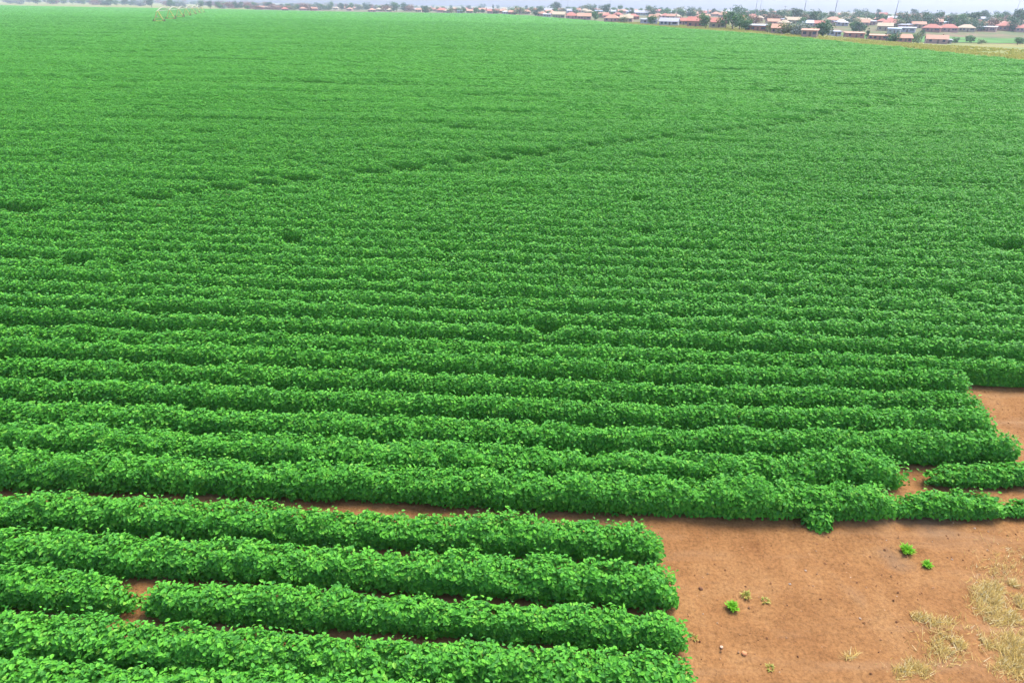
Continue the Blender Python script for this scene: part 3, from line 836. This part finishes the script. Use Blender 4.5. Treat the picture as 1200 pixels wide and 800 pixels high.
for i in range(75):
    px = 300 + 610 * ((i * 0.618034 + .3) % 1.0)
    py = 8 + .016 * (px - 600) + 4.5 + rr.random() * (5 if px < 600 else 9)
    rc, wc, sh = rr.choice((('orange', 'brick', 'gable'), ('red', 'pink', 'hip'), ('orange', 'pink', 'hip'), ('tan', 'cream', 'hip'), ('orange', 'cream', 'gable')))
    house(px, py, rc, wc, sh, 8, 7, 2.6, None, rr.uniform(-.5, .5))
for i in range(34):
    px = 905 + 300 * ((i * 0.618034 + .1) % 1.0)
    py = 8 + .016 * (px - 600) + 6 + rr.random() * 13
    rc, wc, sh = rr.choice((('orange', 'brick', 'gable'), ('red', 'pink', 'hip'), ('orange', 'pink', 'hip'), ('tan', 'cream', 'hip'), ('grey', 'pink', 'mono')))
    house(px, py, rc, wc, sh, 8, 7, 2.6, None, rr.uniform(-.5, .5))

# ------------------------------------------------------------------ trees, left to right
TS = [
    (8, 2, 'mid', 9), (22, 2.5, 'brown', 7), (40, 4, 'dark', 9), (58, 4, 'mid', 8), (75, 4, 'grey', 8), (95, 5, 'dark', 9), (112, 6, 'brown', 8), (130, 7, 'mid', 9), (147, 7, 'dark', 10), (163, 7.5, 'grey', 8), (178, 9, 'dark', 11),
    (200, 9, 'mid', 10), (214, 9.5, 'grey', 8), (236, 10, 'mid', 9), (247, 11, 'dark', 9), (257, 11, 'mid', 8), (268, 10.5, 'brown', 8), (280, 11, 'dark', 9), (290, 11, 'brown', 7), (299, 10.5, 'mid', 8),
    (316, 11, 'dark', 9), (337, 11.5, 'mid', 7), (360, 11, 'grey', 8), (371, 12, 'dark', 9), (378, 12.5, 'mid', 8), (388, 12, 'mid', 10), (400, 12.5, 'dark', 9), (411, 12.5, 'mid', 9), (421, 12.5, 'olive', 8), (430, 12.5, 'dark', 10), (438, 12, 'brown', 6),
    (456, 13, 'dark', 9), (465, 13.5, 'mid', 11), (474, 13.5, 'dark', 10), (499, 15.5, 'dark', 7), (543, 16.5, 'mid', 5), (558, 15.5, 'mid', 6), (566, 10.5, 'dark', 12), (578, 12, 'pine', 11),
    (609, 17.5, 'olive', 7), (632, 15, 'mid', 7), (648, 14, 'dark', 9), (653, 14.5, 'dark', 11), (697, 25, 'mid', 5.5), (710, 18, 'dark', 10), (730, 27.5, 'olive', 3.5), (764, 29.5, 'mid', 5), (763, 20, 'dark', 9), (800, 21, 'mid', 7), (808, 21.5, 'dark', 9),
    (827, 33.5, 'mid', 6.5), (850, 34, 'mid', 7.5), (858, 35, 'dark', 7), (866, 36, 'mid', 6.5), (874, 36.5, 'mid', 5), (863, 24, 'dark', 11), (872, 25, 'dark', 7), (893, 23, 'dark', 8),
    (903, 38.5, 'olive', 3.8), (920, 41, 'olive', 4.2), (927, 41.5, 'olive', 3.6), (933, 42, 'grey', 4.5), (939, 42, 'grey', 4), (914, 26, 'dark', 8), (932, 27, 'dark', 10), (938, 33, 'mid', 6), (949, 30, 'dark', 9), (953, 26, 'dark', 9), (973, 24, 'dark', 7), (944, 37, 'olive', 4),
    (958, 43, 'dark', 5.0), (964, 43.5, 'dark', 6), (970, 43, 'dark', 4.5), (999, 39.5, 'mid', 6), (1006, 40, 'dark', 6.5), (1010, 39, 'mid', 4.5), (1015, 47, 'pine', 5.6), (1046, 50.5, 'dark', 3.4), (1070, 51, 'olive', 4.6), (1066, 51, 'mid', 3.6), (1080, 47, 'dark', 5),
    (1119, 51, 'dark', 2.8), (1132, 50, 'mid', 3.6), (1138, 51, 'mid', 3.0), (1150, 52, 'olive', 2.2), (1192, 53, 'mid', 3.4), (1198, 52, 'mid', 3), (1064, 32, 'dark', 9), (1082, 32, 'dark', 8), (1089, 31, 'dark', 10), (1113, 32, 'dark', 8), (1121, 34, 'mid', 9), (1104, 24, 'pine', 9),
    (1134, 30, 'dark', 9), (1140, 32, 'dark', 10), (1146, 37, 'dark', 6), (1152, 25, 'dark', 9), (1166, 30, 'mid', 8), (1174, 27, 'dark', 9), (1186, 37, 'dark', 8), (1194, 32, 'dark', 12), (1210, 36, 'dark', 12), (1030, 27, 'dark', 7), (1005, 24, 'dark', 8), (1018, 26, 'mid', 6), (1056, 26, 'dark', 8),
    (-14, 1.5, 'mid', 9), (-30, 1, 'dark', 9), (1230, 50, 'mid', 4),
]
for q, (px, py, kd, hm) in enumerate(TS):
    tree(px, py, kd, hm, rr.uniform(.9, 1.25), q)
for i in range(110):
    px = -40 + 350 * ((i * 0.618034 + .2) % 1.0)
    py = 8 + .016 * (px - 600) + 2.6 + rr.random() * 4.5
    kd = rr.choice(('dark', 'dark', 'mid', 'grey', 'mid', 'brown', 'dark') if px < 235 else ('brown', 'dark', 'mid', 'brown'))
    tree(px, py, kd, rr.uniform(6, 9.5), rr.uniform(1.1, 1.5), i)
for i in range(22):
    px = 285 + 100 * ((i * 0.618034 + .2) % 1.0)
    tree(px, 8 + .016 * (px - 600) + 7.6 + rr.random(), rr.choice(('brown', 'mid', 'olive', 'brown', 'dark')), rr.uniform(2.5, 5), rr.uniform(1.2, 1.7), i)
for i in range(60):
    px = 250 + 230 * ((i * 0.618034 + .2) % 1.0)
    py = 8 + .016 * (px - 600) + 3.5 + rr.random() * 5.0
    tree(px, py, rr.choice(('brown', 'dark', 'mid', 'brown', 'grey')), rr.uniform(4.5, 8), rr.uniform(1.1, 1.5), i)
for i in range(85):
    px = 868 + 350 * ((i * 0.618034 + .55) % 1.0)
    py = 8 + .016 * (px - 600) + 5 + rr.random() * 13
    tree(px, py, rr.choice(('dark', 'mid', 'mid', 'olive', 'dark', 'brown')), rr.uniform(4, 7), rr.uniform(.9, 1.3), i)
for i in range(60):
    px = 480 + 420 * ((i * 0.618034 + .72) % 1.0)
    tree(px, 8 + .016 * (px - 600) + 4 + rr.random() * 8, rr.choice(('dark', 'mid', 'mid', 'olive')), rr.uniform(3.5, 6.5), rr.uniform(1, 1.4), i)
for i in range(75):
    px = 240 + 985 * ((i * 0.618034 + .37) % 1.0)
    hz = 8 + .016 * (px - 600)
    py = hz + (4.5 if px < 480 else 2.6) + rr.random() * (9 if px > 860 else 3)
    tree(px, py, rr.choice(('dark', 'dark', 'mid', 'pine', 'olive', 'dark')), rr.uniform(5, 9), rr.uniform(.9, 1.3), i)

# labels: kind + band + count from the left inside the band
from collections import defaultdict
cls = defaultdict(list)
for it in items:
    o, px, y, ds, ct, gr = it
    band = 'front line' if y < 470 else ('middle town' if y < 700 else 'hazy skyline')
    if px < 480: band = 'left tree line' if px < 300 else 'left town end'
    elif px > 900: band = 'right ' + band
    cls[ds, band].append(it)
for (ds, band), L in cls.items():
    L.sort(key=lambda q: q[1])
    for i, (o, px, y, _, ct, gr) in enumerate(L):
        if len(L) == 1: lab = '%s, the only one in the %s' % (ds, band)
        elif i == 0: lab = '%s, leftmost of its kind in the %s' % (ds, band)
        elif i == len(L) - 1: lab = '%s, rightmost of its kind in the %s' % (ds, band)
        else: lab = '%s, %s from left of its kind in the %s' % (ds, ordinal(i + 1), band)
        tag(o, lab, ct, gr)

# ------------------------------------------------------------------ tall masts over the town
def mast(px, py, h, label, r=.32):
    x, y, z = at(px, py)
    o = empty('light_mast', (x, y, z))
    m = MB(); m.tube((0, 0, -.5), (0, 0, h), r, r * .55, 10); m.build('pole', M_MAST, o)
    c_ = MB()
    for i in range(12):
        a, b = i * math.pi / 6, (i + 1) * math.pi / 6
        c_.tube((1.1 * math.cos(a), 1.1 * math.sin(a), h - .6), (1.1 * math.cos(b), 1.1 * math.sin(b), h - .6), .06, None, 5)
    for i in range(4):
        a = i * math.pi / 2
        c_.tube((0, 0, h - .6), (1.1 * math.cos(a), 1.1 * math.sin(a), h - .6), .05, None, 5)
    c_.build('head_ring', M_MAST, o)
    for i in range(6):
        a = i * math.pi / 3
        l_ = MB(); l_.box(1.35 * math.cos(a), 1.35 * math.sin(a), h - .75, .5, .5, .22); l_.build('floodlight', M_STEEL, o)
    tag(o, label, 'light mast', 'tall light masts over the town')
mast(657, 14.5, 30, 'thin tall mast, left one of the pair above the orange roofs', .22)
mast(665, 15, 30, 'thin tall mast, right one of the pair above the orange roofs', .22)
mast(714, 16, 32, 'thin tall mast standing alone left of the town centre', .25)
mast(884, 22, 32, 'tall mast rising behind the white-roofed shed, left of two close together', .3)
mast(889, 22, 32, 'thinner tall mast close to the right of the one behind the shed', .2)
mast(918, 22, 12.5, 'short mast whose top ends below the photo edge', .3)
mast(940.5, 23.5, 32, 'thickest dark mast rising behind the round trees', .42)
mast(976.5, 24, 32, 'dark tall mast, second of the two thick ones from left', .42)
mast(1047, 26, 32, 'dark tall mast rising over the red hip roofs', .36)
mast(1188, 24, 32, 'faint tall mast near the right edge of the photo', .26)

# ------------------------------------------------------------------ irrigation machine in the far left of the field
def pivot():
    x, y, z = at(187, 27)
    o = empty('irrigation_machine', (x, y, 0))
    dirv = Vector((-114, 314, 0)).normalized()
    o.rotation_euler = (0, 0, math.atan2(dirv.y, dirv.x))
    n_sp, span, top = 6, 54.0, 4.9
    for i in range(n_sp + 1):
        X = i * span
        if i < n_sp:
            sp_ = MB(); N = 12
            prev = None
            for q in range(N + 1):
                t = q / N; bow = 1.3 * math.sin(math.pi * t)
                p = (X + t * span, 0, top + bow)
                lows = [(X + t * span, sy * .75 * math.sin(math.pi * t), top + bow - 1.25 * math.sin(math.pi * t) - .12) for sy in (-1, 1)]
                if prev:
                    sp_.tube(prev[0], p, .15, None, 7)
                    for a, b in zip(prev[1], lows): sp_.tube(a, b, .045, None, 5)
                if 0 < q < N:
                    for b in lows: sp_.tube(p, b, .03, None, 5)
                    sp_.tube(lows[0], lows[1], .04, None, 5)
                prev = (p, lows)
            s_o = sp_.build('span', M_STEEL, o)
            dr_ = MB()
            for q in range(1, 18): dr_.tube((X + q * 3, .1, top + 1.2 * math.sin(math.pi * q * 3 / span)), (X + q * 3, .1, 1.9), .018, None, 4)
            dr_.build('drop_hose', M_TYRE, s_o)
        tw = MB()
        for sy in (-1, 1):
            for sx in (-.25, .25):
                tw.tube((X + sx, sy * 2.0, .75), (X + sx * .4, sy * .15, top), .15, None, 6)
        tw.tube((X, -2.3, .75), (X, 2.3, .75), .13, None, 6)
        tw.tube((X, -1.2, 2.0), (X, 1.2, 2.0), .06, None, 6)
        t_o = tw.build('tower', M_RUST, o)
        for sy in (-1, 1):
            wh_ = MB(); wh_.tube((X - .19, sy * 2.1, .68), (X + .19, sy * 2.1, .68), .68, None, 16); wh_.build('wheel', M_TYRE, t_o)
        if i == 0:
            bx_ = MB(); bx_.box(X, .6, 2.6, .5, .5, .8); bx_.build('control_box', M_STEEL, t_o)
            oh = MB(); oh.tube((X, 0, top), (X - 3, 0, top - .1), .09, None, 6); oh.build('end_pipe', M_STEEL, o)
    tag(o, 'long wheeled irrigation machine with arched pipe spans standing in the far crop', 'irrigation machine')
pivot()

# ------------------------------------------------------------------ the air
hz = MB(); hz.box(0, 1000, 21, 5200, 3600, 62)
hm, t, n, l = new_mat('haze')
out = n.new('ShaderNodeOutputMaterial'); pv = n.new('ShaderNodeVolumePrincipled')
pv.inputs['Color'].default_value = (0.80, 0.88, 1.0, 1); pv.inputs['Density'].default_value = 0.00018
pv.inputs['Anisotropy'].default_value = 0.1
l.new(pv.outputs[0], out.inputs['Volume'])
tag(hz.build('haze', hm), 'thin pale haze over the field and town', 'haze', kind='stuff')
